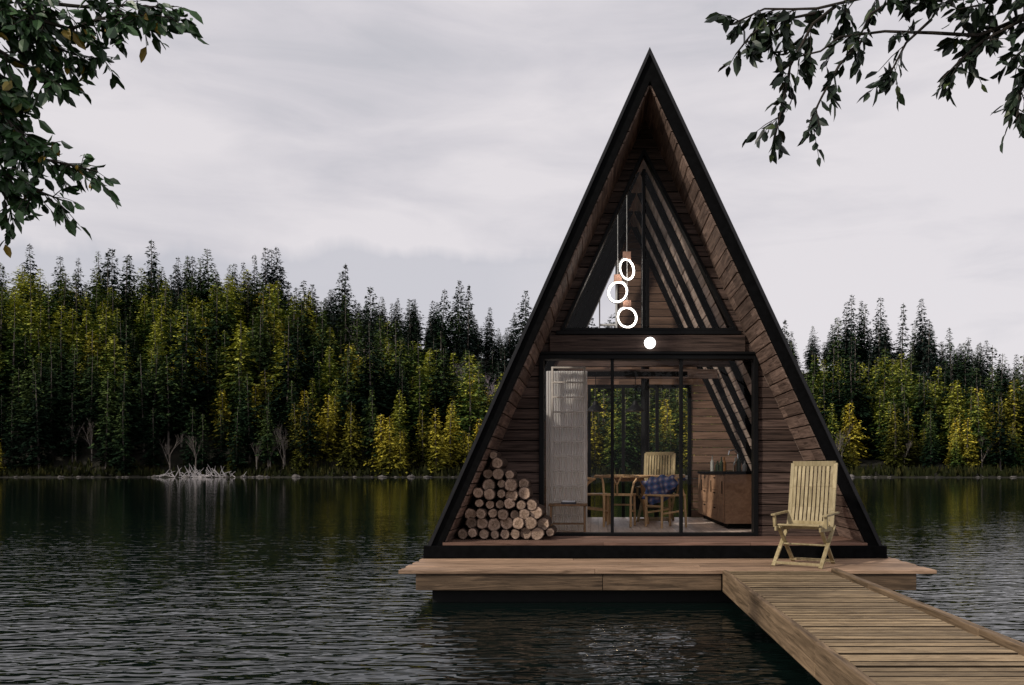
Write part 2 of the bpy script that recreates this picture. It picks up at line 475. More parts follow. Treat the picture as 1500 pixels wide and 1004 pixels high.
def torus(mb, c, R, r, mi, ax, n=40, m=8):
    ux, uz = ax
    ux = Vector(ux); uz = Vector(uz); nn_ = ux.cross(uz)
    vs = []
    for i in range(n):
        a = 2*math.pi*i/n; d = ux*math.cos(a)+uz*math.sin(a)
        for j in range(m):
            b = 2*math.pi*j/m
            vs.append(Vector(c)+d*(R+r*math.cos(b))+nn_*(r*math.sin(b)))
    fs = [(i*m+j, ((i+1)%n)*m+j, ((i+1)%n)*m+(j+1)%m, i*m+(j+1)%m) for i in range(n) for j in range(m)]
    mb.add(vs, fs, mi)
lamp = MB()
for X, Yy, Z, yaw in ((.50,11.92,4.56,.75),(.365,12.0,4.235,-.4),(.51,12.08,3.86,.3)):
    R = .150
    torus(lamp, (X,Yy,Z), R, .014, 0, ((math.cos(yaw),math.sin(yaw),0),(0,0,1)))
    torus(lamp, (X,Yy,Z), R+.020, .010, 2, ((math.cos(yaw),math.sin(yaw),0),(0,0,1)))
    lamp.box(X-.06, X+.06, Yy-.035, Yy+.035, Z+R+.0, Z+R+.11, 1)
    lamp.cyl((X,Yy,Z+R+.11),(X,Yy,5.75),.006,n=6,mi=2)
lamp.cyl((.44,12.0,5.75),(.44,12.0,5.72),.10,n=20,mi=3)
lamp.build('ring_pendant_lamp', [LED, wood('pinkish_wood', (.4,.22,.16),(.55,.33,.25),(8,8,4)), plain('cord', (.4,.4,.4)), BLACKM], None, fixn=True)

def cone_pendant(x, y, z):
    e = empty('cone_pendant_lamp')
    m = MB()
    m.lathe((x,y,z), [(.17,0),(.165,.015),(.06,.11),(.035,.17),(.03,.18),(.0,.182)], 24)
    m.cyl((x,y,z+.18),(x,y,3.12),.007,n=6)
    m.build('shade', BLACKM, e, smooth=False)
    q = MB(); q.lathe((x,y,z+.085), [(.03*math.sin(a), -.03*math.cos(a)) for a in np.linspace(.01, math.pi-.01, 8)], 12)
    q.build('added_bulb', FILL_BULB, e, smooth=True)  # added light source, set out of view up inside the dark shade
tbx = MB(); tbx.box(-.5,1.6,13.42,13.5,3.12,3.2); tbx.build('lamp_beam', BLACK, cabin)
cone_pendant(.03,13.46,2.52); cone_pendant(.71,13.46,2.52)

# ============================================================ INTERIOR FURNITURE
t = MB(); tx, ty, th = .60, 13.75, FZ+.84
t.lathe((tx,ty,th), [(0,.0),(.58,.0),(.6,-.01),(.6,-.035),(.57,-.045),(0,-.045)], 36)
for a in (45,135,225,315):
    ca, sa = math.cos(math.radians(a)), math.sin(math.radians(a))
    t.cyl((tx+.34*ca,ty+.34*sa,th-.04),(tx+.46*ca,ty+.46*sa,FZ),.028,.018,12)
for a in (0,90):
    ca, sa = math.cos(math.radians(a+45)), math.sin(math.radians(a+45))
    t.beam((tx-.36*ca,ty-.36*sa,th-.08),(tx+.36*ca,ty+.36*sa,th-.08),.03,.06)
t.build('round_dining_table', OAK)

def dining_chair(x, y, rot, s=1.0):
    c = MB()
    c.box(-.22,.22,-.22,.2,.44,.465)
    for sx in (-1,1):
        c.cyl((sx*.2,-.2,0),(sx*.19,-.19,.44),.016,.02,10)
        c.path([(sx*.19,.22,0),(sx*.19,.2,.42),(sx*.22,.1,.62),(sx*.26,-.02,.70)],.018,.015,8)
        c.beam((sx*.195,-.19,.2),(sx*.195,.2,.24),.018,.025)
    pts = [(.27*math.cos(a), .0+.26*math.sin(a), .70+.03*math.sin(a)) for a in np.linspace(-.1, math.pi+.1, 14)]
    for a, b in zip(pts[:-1], pts[1:]): c.beam(a, b, .035, .03)
    c.path([(0,.2,.455),(0,.235,.6)],.014,.014,8); c.path([(0,.235,.6),(-.07,.26,.72)],.012,.012,8); c.path([(0,.235,.6),(.07,.26,.72)],.012,.012,8)
    c.beam((-.2,-.19,.3),(.2,-.19,.3),.018,.025)
    o = c.build('wishbone_chair', OAK, None, bevel=.002)
    o.location = (x,y,FZ); o.rotation_euler = (0,0,rot); o.scale = (s,s,s)
dining_chair(.42, 12.95, math.radians(170), 1.15)
dining_chair(1.16, 12.75, math.radians(-60), 1.15)
dining_chair(-.02, 14.0, math.radians(85), 1.1)
garden_chair('slatted_dining_chair', (1.14, 14.3, FZ), math.radians(-15), TEAK, 1.05)

m, nt, b = new_mat('plaid_wool')
tc = nt.nodes.new('ShaderNodeTexCoord'); cols = []
for d in ('X','Z'):
    w = nt.nodes.new('ShaderNodeTexWave'); w.wave_type = 'BANDS'; w.bands_direction = d; w.inputs['Scale'].default_value = 3
    w.inputs['Distortion'].default_value = 2.6
    nt.links.new(tc.outputs['Object'], w.inputs[0]); cols.append(w.outputs['Fac'])
r = ramp(nt, [(.0,(.02,.035,.10)),(.45,(.05,.10,.24)),(.7,(.18,.11,.18)),(.95,(.3,.33,.40))])
nt.links.new(mathn(nt,'MULTIPLY',mathn(nt,'ADD',cols[0],cols[1]),.5), r.inputs[0]); nt.links.new(r.outputs[0], b.inputs['Base Color'])
b.inputs['Roughness'].default_value = .95
PLAID = m
bl = MB(); N = 26
vs = []
for i in range(N):
    for j in range(N):
        u, v = i/(N-1), j/(N-1)
        s = (v-.5)*1.0; x = (-.28+.56*u)*(1+.35*(abs(v-.5)))
        z = .84 - max(0, abs(s)-.06)*(.62+.4*math.sin(u*4)) - .2*(u-.5)**2 + .02*math.sin(u*19+v*3)
        y = .14*math.tanh(s*5)+.05*math.sin(u*15+v*5)*min(1,abs(s)*3)
        if v > .5: z += .12*(v-.5)
        vs.append((x+.06*math.sin(v*9), y, z))
bl.add(vs, [(i*N+j,(i+1)*N+j,(i+1)*N+j+1,i*N+j+1) for i in range(N-1) for j in range(N-1)])
o = bl.build('plaid_blanket', PLAID, None, smooth=True); o.location = (1.2,12.75,FZ-.0); o.rotation_euler = (0,math.radians(-10),math.radians(-30))
so = o.modifiers.new('t','SOLIDIFY'); so.thickness = .012

kc = MB()
kc.box(2.06,2.62,12.35,15.3,FZ+.08,FZ+.86,0)
kc.box(2.02,2.68,12.31,15.32,FZ+.863,FZ+.905,1)
kc.box(2.12,2.6,12.42,15.2,FZ,FZ+.078,1)
for i in range(5):
    y0 = 12.38+i*.585
    if i % 2:
        for q in range(3): kc.box(2.035,2.058,y0+.01,y0+.565,FZ+.10+q*.25,FZ+.34+q*.25,0); kc.box(2.02,2.034,y0+.2,y0+.36,FZ+.29+q*.25,FZ+.305+q*.25,1)
    else: kc.box(2.035,2.058,y0+.01,y0+.565,FZ+.10,FZ+.84,0); kc.box(2.02,2.034,y0+.05,y0+.065,FZ+.55,FZ+.75,1)
kc.build('kitchen_counter', [wood('walnut_front', (.22,.12,.07),(.38,.23,.14),(8,2,10)), BLACK], None, bevel=.003)
bt = MB()
for i in range(8):
    x, y = 2.15+random.uniform(0,.35), 12.5+i*.3; h = random.uniform(.16,.3); r = random.uniform(.03,.045)
    bt.lathe((x,y,FZ+.906),[(0,0),(r,0),(r,h*.6),(r*.35,h*.75),(r*.35,h),(0,h)],12, i % 3)
bt.build('kitchen_bottles', [plain('dark_bottle',(.02,.03,.015),.15), plain('grey_bottle',(.3,.3,.28),.3), plain('amber_bottle',(.12,.05,.01),.2)])
fa_ = MB(); fa_.path([(2.42,13.2,FZ+.905),(2.42,13.2,FZ+1.2),(2.36,13.2,FZ+1.27),(2.28,13.2,FZ+1.25),(2.26,13.2,FZ+1.18)],.014,.012,8)
fa_.build('kitchen_faucet', plain('steel',(.6,.6,.6),.25,8,.1,1))

st = MB(); sx, sy = .98, 15.0
st.box(sx-.24,sx+.24,sy-.2,sy+.2,FZ+.18,FZ+.78); st.box(sx-.27,sx+.27,sy-.23,sy+.23,FZ+.782,FZ+.81)
for a in (-.2,.2):
    for b2 in (-.16,.16): st.cyl((sx+a,sy+b2,FZ),(sx+a,sy+b2,FZ+.18),.02)
st.box(sx-.17,sx+.17,sy-.215,sy-.202,FZ+.28,FZ+.66)
st.cyl((sx,sy,FZ+.81),(sx,sy,5.55),.08,n=18)
st.build('wood_stove', BLACKM, None, bevel=.005)

s2 = MB()
s2.box(-.68,-.12,11.95,12.3,FZ+.40,FZ+.43)
for x in (-.66,-.17):
    for y in (11.97,12.25): s2.beam((x+.015,y+.015,FZ),(x+.015,y+.015,FZ+.4),.03,.03)
s2.box(-.63,-.17,12.0,12.25,FZ+.13,FZ+.145)
o = s2.build('side_table', wood('chestnut_stool', (.16,.09,.045),(.34,.2,.11),(10,10,4)), None, bevel=.003); o.location = (.02,-.58,0)
bk = MB(); bk.box(-.5,-.28,12.02,12.2,FZ+.431,FZ+.455,0); bk.box(-.48,-.3,12.03,12.19,FZ+.456,FZ+.475,1)
o = bk.build('books', [plain('book_dark',(.05,.05,.07)), WHITE]); o.location = (.02,-.58,0)
m, nt, b = new_mat('sheer_curtain'); nt.nodes.remove(b)
d = nt.nodes.new('ShaderNodeBsdfDiffuse'); d.inputs[0].default_value = (.86,.84,.82,1)
tl = nt.nodes.new('ShaderNodeBsdfTranslucent'); tl.inputs[0].default_value = (.86,.83,.80,1)
tp = nt.nodes.new('ShaderNodeBsdfTransparent')
m1 = nt.nodes.new('ShaderNodeMixShader'); m1.inputs[0].default_value = .5
m2 = nt.nodes.new('ShaderNodeMixShader'); m2.inputs[0].default_value = .08
nt.links.new(d.outputs[0],m1.inputs[1]); nt.links.new(tl.outputs[0],m1.inputs[2]); nt.links.new(m1.outputs[0],m2.inputs[1]); nt.links.new(tp.outputs[0],m2.inputs[2])
nt.links.new(m2.outputs[0], nt.nodes['Material Output'].inputs[0]); CURT = m
cu = MB(); NX = 150; vs = []
for k, z in enumerate((FZ+.02, FZ+1.2, 3.0)):
    for i in range(NX):
        u = i/(NX-1); vs.append((-.72+.62*u, 11.80+.014*math.sin(u*2*math.pi*17+.3*k)+.008*math.sin(u*23+k), z))
cu.add(vs, [(k*NX+i,k*NX+i+1,(k+1)*NX+i+1,(k+1)*NX+i) for k in range(2) for i in range(NX-1)])
cu.build('pleated_curtain', CURT, None, smooth=True, fixn=False)
la = MB()
for x in (-.62,-.14): la.beam((x,11.66,FZ),(x,11.70,3.05),.03,.05,up=(0,1,0))
for i in range(11):
    z = FZ+.25+i*.22; la.beam((-.61,11.665+i*.003,z),(-.15,11.665+i*.003,z),.05,.022)
la.build('loft_ladder', wood('pale_pine',(.50,.44,.39),(.68,.62,.56),(8,8,4)), None, bevel=.003)

# ============================================================ WATER
m, nt, b = new_mat('lake_water')
b.inputs['Base Color'].default_value = (.003,.007,.006,1); b.inputs['Roughness'].default_value = .03
b.inputs['IOR'].default_value = 1.333
tc = nt.nodes.new('ShaderNodeTexCoord')
def nz(scale, det, rot=0, dist=0):
    mp = nt.nodes.new('ShaderNodeMapping'); mp.inputs['Scale'].default_value = scale; mp.inputs['Rotation'].default_value = (0,0,rot)
    nt.links.new(tc.outputs['Object'], mp.inputs[0])
    n = nt.nodes.new('ShaderNodeTexNoise'); n.inputs['Scale'].default_value = 1; n.inputs['Detail'].default_value = det
    n.inputs['Roughness'].default_value = .5; n.inputs['Distortion'].default_value = dist
    nt.links.new(mp.outputs[0], n.inputs[0]); return n.outputs['Fac']
h = mathn(nt,'ADD', mathn(nt,'MULTIPLY', nz((1.5,4.6,1),2,.10,.6), .62), mathn(nt,'MULTIPLY', nz((4.5,11,1),1,-.15,.4), .24))
h = mathn(nt,'ADD', h, mathn(nt,'MULTIPLY', nz((.35,.9,1),1,.2), .30))
# ripples die out away from the breeze near the dock: amplitude ~ 1/distance along the lake
sp = nt.nodes.new('ShaderNodeSeparateXYZ'); nt.links.new(tc.outputs['Object'], sp.inputs[0])
ymax = mathn(nt,'MAXIMUM', sp.outputs['Y'], 6.5)
calm = mathn(nt,'ADD', mathn(nt,'POWER', mathn(nt,'DIVIDE', 8.0, ymax), 1.25), .03)
amp = mathn(nt,'ADD', mathn(nt,'MULTIPLY', nz((.10,.16,1),2), 1.5), .20)
amp = mathn(nt,'MULTIPLY', amp, calm)
bp = nt.nodes.new('ShaderNodeBump'); bp.inputs['Distance'].default_value = .075
nt.links.new(mathn(nt,'MULTIPLY',amp,.72), bp.inputs['Strength'])
nt.links.new(h, bp.inputs['Height']); nt.links.new(bp.outputs[0], b.inputs['Normal'])
wa = MB(); wa.add([(-2500,-300,0),(2500,-300,0),(2500,4000,0),(-2500,4000,0)], [(0,1,2,3)])
wa.build('lake_water', m)

gr = MB(); NXg, NYg = 60, 24; vs = []
for j in range(NYg):
    for i in range(NXg):
        x = -45+90*i/(NXg-1); y = -50+54.2*j/(NYg-1)
        zz = .3+.15*math.sin(x*.7)*math.cos(y*.5) if y < 2 else (.28 if y < 3 else -.25)
        vs.append((x, y, zz))
gr.add(vs, [(j*NXg+i,j*NXg+i+1,(j+1)*NXg+i+1,(j+1)*NXg+i) for j in range(NYg-1) for i in range(NXg-1)])
gr.build('near_bank_ground', plain('grassy_soil',(.05,.055,.025),.95,3,.5), smooth=True)

# ============================================================ FAR TERRAIN
pxs = [-1500,-400,0,200,330,430,520,600,680,740,850,1000,1150,1250,1350,1500,1900,3000]
fyv = [420,410,425,430,425,450,490,520,560,590,615,605,570,560,575,600,580,560]
pxr = [-1500,-400,0,100,200,280,350,450,550,620,700,780,900,1000,1150,1190,1300,1350,1420,1500,1900,3000]
ryv = [420,400,435,430,422,408,415,430,440,446,458,465,480,485,488,478,478,482,498,522,512,492]
def hf(u): return max(1.0,(690-np.interp(870+1150*u, pxs, fyv))/1150*255-17)
def hr(u): return (690-np.interp(870+1150*u, pxr, ryv))/1150*350-19
def shore(x): return 180 + 2.5*math.sin(x*.045)+1.5*math.sin(x*.13+1) + (4*math.sin(x*.02+2))
def ground(x, y):
    u = x/y
    sh = shore(x)
    if y < sh: return max(-2, (y-sh)*.4)
    if y < sh+4: return (y-sh)*.25
    if y < 255:
        t = (y-sh-4)/(255-sh-4); return 1+(hf(u)-1)*(t**.85)
    if y < 350:
        t = (y-255)/95; return hf(u)+(hr(u)-hf(u))*(t*t*(3-2*t))
    return hr(u)-(y-350)*.12
te = MB(); NU = 260; vs = []
ysr = np.concatenate([np.linspace(168,192,22), np.linspace(195,360,36), np.linspace(380,700,12)])
for y in ysr:
    for i in range(NU):
        u = -1.6+3.2*i/(NU-1); x = u*y; zz = ground(x,y)
        if zz > .6: zz += .35*math.sin(x*.9)*math.sin(y*1.1)
        vs.append((x,y,zz))
te.add(vs, [(j*NU+i,j*NU+i+1,(j+1)*NU+i+1,(j+1)*NU+i) for j in range(len(ysr)-1) for i in range(NU-1)])
te.build('far_shore_hill', plain('forest_floor',(.014,.013,.008),.95,.4,.5), smooth=True)

# ============================================================ CONIFERS
def conifer_mesh(name, seed, H=20, R=3.0, lev=42, nb=7, power=.85, bare=.1, mats=(), clump=.62, ragged=.35):
    r = np.random.default_rng(seed)
    mb = MB()
    mb.path([(0,0,-1),(r.normal()*.1,0,H*.5),(0,0,H)], .22, .03, 5, 0)
    V = []; F = []
    lob = r.uniform(0,6.28,3)
    for l in range(lev):
        t = bare+(1-bare)*(l+r.uniform(-.3,.3))/lev; t = min(max(t,bare*.7),.995)
        z0 = H*t; base = R*((1-t)/(1-bare))**power
        base *= r.uniform(.68,1.2)
        if t < bare+.12: base *= r.uniform(.3,.9)
        k = max(3, int(nb*(.5+.6*(1-t))))
        for b in range(k):
            if r.random() < .06: continue
            a = 6.283*b/k + r.uniform(-.5,.5)+l*1.3
            Lb = base*(1+ragged*r.uniform(-1,.8))*(1+.22*math.sin(a+lob[0]+t*5)) + .12
            dz = -.30 + .5*t + r.uniform(-.12,.12)
            ca, sa = math.cos(a), math.sin(a)
            m = max(1, int(Lb/.46))
            for q in range(m):
                s = (q+.75)/m
                if s < .25 and r.random() < .4: continue
                px, py, pz = ca*Lb*s, sa*Lb*s, z0+dz*Lb*s - .12*Lb*s*s
                for e in range(3):
                    sz = clump*r.uniform(.6,1.3)*(.6+.6*(1-t))
                    th = a + r.uniform(-1.0,1.0)
                    d1 = np.array((math.cos(th), math.sin(th), r.uniform(-.75,.25)))*sz
                    d2 = np.array((-math.sin(th), math.cos(th), r.uniform(-.5,.5)))*sz*.42
                    p = np.array((px,py,pz)) + r.normal(0,.10,3)
                    V += [p-d2, p+d2, p+d1]
                    n = len(V); F.append((n-3,n-2,n-1))
    o = len(mb.v); mb.v += [tuple(p) for p in V]
    mb.f += [[i+o for i in f] for f in F]; mb.m += [1]*len(F)
    me = bpy.data.meshes.new(name); me.from_pydata(mb.v, [], mb.f)
    for q in mats: me.materials.append(q)
    me.polygons.foreach_set('material_index', mb.m); me.update()
    return me

def foliage(name, dark, mid, light, thr=(.25,.55,.9)):
    m, nt, b = new_mat(name)
    oi = nt.nodes.new('ShaderNodeObjectInfo'); geo = nt.nodes.new('ShaderNodeNewGeometry')
    tc = nt.nodes.new('ShaderNodeTexCoord')
    n = nt.nodes.new('ShaderNodeTexNoise'); n.inputs['Scale'].default_value = .45; n.inputs['Detail'].default_value = 3
    nt.links.new(tc.outputs['Object'], n.inputs[0])
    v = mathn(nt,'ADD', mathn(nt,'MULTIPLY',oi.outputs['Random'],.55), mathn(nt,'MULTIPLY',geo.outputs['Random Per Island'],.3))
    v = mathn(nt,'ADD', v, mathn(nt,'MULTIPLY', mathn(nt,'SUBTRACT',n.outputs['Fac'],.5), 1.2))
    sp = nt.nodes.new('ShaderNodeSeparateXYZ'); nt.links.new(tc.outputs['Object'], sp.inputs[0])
    v = mathn(nt,'ADD', v, mathn(nt,'MULTIPLY', mathn(nt,'SUBTRACT',sp.outputs['Z'],10), .034))  # sunlit crown tops and shaded feet painted into the colour by height
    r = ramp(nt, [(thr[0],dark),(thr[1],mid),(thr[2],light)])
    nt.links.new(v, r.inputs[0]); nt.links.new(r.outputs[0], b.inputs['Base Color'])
    b.inputs['Roughness'].default_value = .85; b.inputs['Specular IOR Level'].default_value = .05
    return m
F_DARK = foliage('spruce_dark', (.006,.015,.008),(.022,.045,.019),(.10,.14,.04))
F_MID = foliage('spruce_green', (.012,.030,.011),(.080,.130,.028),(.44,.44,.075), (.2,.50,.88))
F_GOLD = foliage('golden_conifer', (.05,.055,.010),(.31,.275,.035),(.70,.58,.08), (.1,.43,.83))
F_RIDGE_HAZE = foliage('ridge_spruce_haze', (.011,.021,.018),(.028,.044,.035),(.062,.085,.06))  # bluish tint paints distance haze into the ridge foliage
TRUNK = plain('conifer_trunk', (.14,.12,.105), .9, 2, .4)
TRUNKG = plain('grey_branch', (.40,.33,.37), .9, 2, .3)

meshes = {'dark':[], 'mid':[], 'gold':[], 'ridge':[]}
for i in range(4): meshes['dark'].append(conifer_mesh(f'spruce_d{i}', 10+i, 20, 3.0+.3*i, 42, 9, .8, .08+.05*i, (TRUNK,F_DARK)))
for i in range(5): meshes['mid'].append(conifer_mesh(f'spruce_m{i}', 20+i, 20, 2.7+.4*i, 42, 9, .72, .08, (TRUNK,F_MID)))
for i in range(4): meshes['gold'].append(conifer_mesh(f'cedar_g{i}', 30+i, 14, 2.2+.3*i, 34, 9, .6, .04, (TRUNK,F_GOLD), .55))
for i in range(8): meshes['ridge'].append(conifer_mesh(f'spruce_r{i}', 40+i, 21, 2.2+.45*(i%5), 36, 8, .75+.1*(i%3), .10+.07*(i%4), (TRUNK,F_RIDGE_HAZE), .72, .45))

forest = empty('conifer_forest')
def plant(me, x, y, s, sw=1.0):
    o = bpy.data.objects.new('conifer', me); o.parent = forest
    o.location = (x, y, ground(x,y)-.2); o.rotation_euler = (random.uniform(-.03,.03), random.uniform(-.03,.03), random.random()*6.28)
    o.scale = (s*sw, s*sw, s)
    scene.collection.objects.link(o)

def patch(x, y):
    return .5+.28*math.sin(x*.06+1.1)+.22*math.sin(x*.021-y*.05)+.15*math.sin(x*.15+y*.11)
y = 184.5
while y < 262:
    sp_ = 5.3
    x = -1.1*y
    while x < .85*y:
        xx = x+random.uniform(-2.5,2.5); yy = y+random.uniform(-2.5,2.5)
        px = 870+1150*xx/yy
        x += sp_
        if ground(xx,yy) < .5: continue
        near = (yy < 198)
        p = patch(xx,yy)
        if near:
            goldp = .65 if (430 < px < 720 or 1180 < px < 1500) else .06
            if random.random() < goldp: plant(random.choice(meshes['gold']), xx, yy, random.uniform(.4,1.15), 1.15)
            elif random.random() < .82:
                hs = random.uniform(.45,.95) if px > 430 else random.uniform(.7,1.25)
                plant(random.choice(meshes['dark'] if px < 430 or random.random() < .5 else meshes['mid']), xx, yy, hs, 1.15)  # dark foliage on the left paints the shadow along the shore
        else:
            q = random.random()
            gp_ = max(.04, .07+.5*(p-.4))
            if q < gp_: plant(random.choice(meshes['gold']), xx, yy, random.uniform(.9,1.7), 1.2)
            elif q < .73: plant(random.choice(meshes['mid']), xx, yy, random.uniform(.6,1.45), 1.25)
            else: plant(random.choice(meshes['dark']), xx, yy, random.uniform(.8,1.65), 1.15)
    y += sp_
y = 264
while y < 362:
    sp_ = 7.2
    x = -1.0*y
    while x < .8*y:
        xx = x+random.uniform(-3.6,3.6); yy = y+random.uniform(-3.6,3.6); x += sp_
        if random.random() < .1: continue
        s = random.uniform(.5,1.15)
        if random.random() < .13+.1*math.sin(xx*.07): s = random.uniform(1.3,1.95)
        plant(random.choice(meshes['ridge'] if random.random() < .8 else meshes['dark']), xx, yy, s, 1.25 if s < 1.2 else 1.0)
    y += sp_

def bare_tree(name, x, y, H, seed, mat, par):
    r = random.Random(seed); mb = MB()
    def br(p, d, L, rad, dep):
        q = p + d*L
        mb.cyl(p, q, rad, rad*.65, 5, 0, False)
        if dep == 0: return
        for k in range(3 if dep > 1 else 4):
            nd = (d + Vector((r.uniform(-.6,.6), r.uniform(-.6,.6), r.uniform(-.05,.6)))).normalized()
            br(p+d*L*r.uniform(.4,1), nd, L*r.uniform(.45,.75), rad*.5, dep-1)
    br(Vector((0,0,-.5)), Vector((0,0,1)), H*.42, .18, 4)
    o = mb.build(name, mat, par, fixn=False); o.location = (x,y,ground(x,y))
grove = empty('bare_birch_grove')
for k in range(44):
    yy = random.uniform(245,272)
    px = random.choice([random.uniform(655,745), random.uniform(480,560), random.uniform(1270,1330), random.uniform(690,760)])
    bare_tree('birch', (px-870)/1150*yy, yy, random.uniform(22,31), k, TRUNKG, grove)
for k in range(12):
    yy = random.uniform(184,187); px = random.choice([random.uniform(100,420), random.uniform(1200,1500)])
    bare_tree('snag', (px-870)/1150*yy, yy, random.uniform(9,15), 50+k, TRUNK, grove)
dw = MB(); r = random.Random(5)
for k in range(75):
    c = Vector((-90+abs(r.gauss(0,4))*r.choice((-1,1))+1.5, 175.5+r.uniform(-.8,1.5), .0+r.uniform(0,.5)))
    a = r.uniform(0,math.pi); d = Vector((math.cos(a), .3*math.sin(a*3), abs(math.sin(a))*.85))
    L = r.uniform(.8,3.4); m1_ = c+d*L*.6+Vector((0,0,r.uniform(-.2,.2)))
    dw.path([c, m1_, c+d*L+Vector((r.uniform(-.5,.5),0,r.uniform(-.3,.3)))], .08, .03, 5)
dw.build('driftwood', plain('bleached_wood',(.42,.39,.39),.9,3,.3), None, fixn=False)
rk = MB()
bm = bmesh.new(); bmesh.ops.create_icosphere(bm, subdivisions=2, radius=1); iv = [v.co.copy() for v in bm.verts]; ifc = [[v.index for v in f.verts] for f in bm.faces]; bm.free()
for k in range(260):
    x = r.uniform(-1.0,.85)*180
    yy = shore(x) + r.uniform(-.8,2.5); s = r.choice([.25,.3,.45,.7])*r.uniform(.7,1.3)
    sc = (s*r.uniform(.9,1.8), s, s*r.uniform(.4,.7)); ph = r.uniform(0,9)
    rk.add([(x+v.x*sc[0]*(1+.2*math.sin(v.y*5+ph)), yy+v.y*sc[1], .1+v.z*sc[2]*(1+.25*math.sin(v.x*4+ph))) for v in iv], ifc)
rk.build('shoreline_rocks', plain('rock',(.10,.09,.085),.9,.8,.5), None, fixn=False)
bs = MB()
for k in range(5200):
    x = r.uniform(-.95,.8)*182
    yy = shore(x)+r.uniform(.6,6); zz = ground(x,yy); hgt = r.uniform(.5,2.2)
    a = r.uniform(0,3.1); w = r.uniform(.2,.6)
    bs.add([(x-w*math.cos(a),yy-w*math.sin(a),zz),(x+w*math.cos(a),yy+w*math.sin(a),zz+r.uniform(0,.3)),(x+r.uniform(-.4,.4),yy,zz+hgt)],[(0,1,2)])
bs.build('shore_brush', foliage('brush',(.015,.018,.006),(.05,.045,.014),(.15,.12,.035),(.1,.4,.8)), None, fixn=False)

# ============================================================ NEAR TREES
def leafmat(name, dark, light, accent, pos=.95):
    m, nt, b = new_mat(name)
    geo = nt.nodes.new('ShaderNodeNewGeometry')
    r = ramp(nt, [(.0,dark),(.75,light),(pos-.02,light),(pos,accent)])
    nt.links.new(geo.outputs['Random Per Island'], r.inputs[0]); nt.links.new(r.outputs[0], b.inputs['Base Color'])
    b.inputs['Roughness'].default_value = .42; b.inputs['Specular IOR Level'].default_value = .35
    return m
LEAFL = leafmat('leaf_green', (.010,.032,.012),(.045,.10,.034),(.24,.16,.02), .955)
LEAFR = leafmat('leaf_dark', (.005,.012,.007),(.020,.036,.018),(.05,.07,.02))
BARKB = plain('branch_bark', (.03,.024,.02), .9, 30, .4)
def leaf(mb, p, d, L, r):
    d = d.normalized(); sd = d.cross(Vector((r.uniform(-1,1), r.uniform(-1,1), r.uniform(-1,1)))).normalized()
    nrm = sd.cross(d); W = L*r.uniform(.19,.26); bend = -nrm*L*r.uniform(.0,.2)
    b_ = p; t_ = p+d*L+bend
    c1 = p+d*L*.33+bend*.2; c2 = p+d*L*.7+bend*.55
    f = nrm*W*.35
    vs = [b_, c1+sd*W+f, c2+sd*W*.8+f, t_, c2-sd*W*.8+f, c1-sd*W+f, c1, c2]
    o = len(mb.v); mb.v += [tuple(q) for q in vs]
    for q in ((0,6,1),(6,7,2,1),(7,3,2),(0,5,6),(5,4,7,6),(4,3,7)): mb.f.append([o+i for i in q]); mb.m.append(1)
def near_tree(name, trunk, limbs, mats, seed, dens, leafL):
    r = random.Random(seed); mb = MB()
    mb.path([Vector(p) for p in trunk], .14, .06, 10)
    for pts, rad, dn in limbs:
        P = [Vector(p) for p in pts]
        Q = [P[0]]
        for a, b in zip(P[:-1], P[1:]):
            k = max(1, int((b-a).length/.12))
            for i in range(1, k+1):
                Q.append(a.lerp(b, i/k)+Vector((r.uniform(-1,1), r.uniform(-1,1), r.uniform(-1,1)))*.016)
        mb.path(Q, rad, .004, 6)
        n = len(Q)
        for i in range(n-1):
            a, b = Q[i], Q[i+1]
            if i/n < dn[0]: continue
            for k in range(int(dens*dn[1]*(b-a).length/.12 + r.random())):
                p = a.lerp(b, r.random())
                main = (b-a).normalized()
                d = (main*r.uniform(.2,.9)+Vector((r.uniform(-.8,.8), r.uniform(-.8,.8), r.uniform(-.9,.45)))).normalized()
                L = r.uniform(.06,.19)
                e = p+d*L+Vector((0,0,-.02)); mid = p.lerp(e,.5)+Vector((0,0,.008))
                mb.path([p,mid,e], .0028, .0015, 4)
                nl = r.randint(4,7)
                for q in range(nl):
                    s = (q+1)/nl; base = p.lerp(e, s)
                    ld = (d*.7+Vector((r.uniform(-.8,.8), r.uniform(-.8,.8), r.uniform(-1.1,.2)))).normalized()
                    leaf(mb, base, ld, leafL*r.uniform(.6,1.25), r)
    return mb.build(name, mats, None, fixn=False)
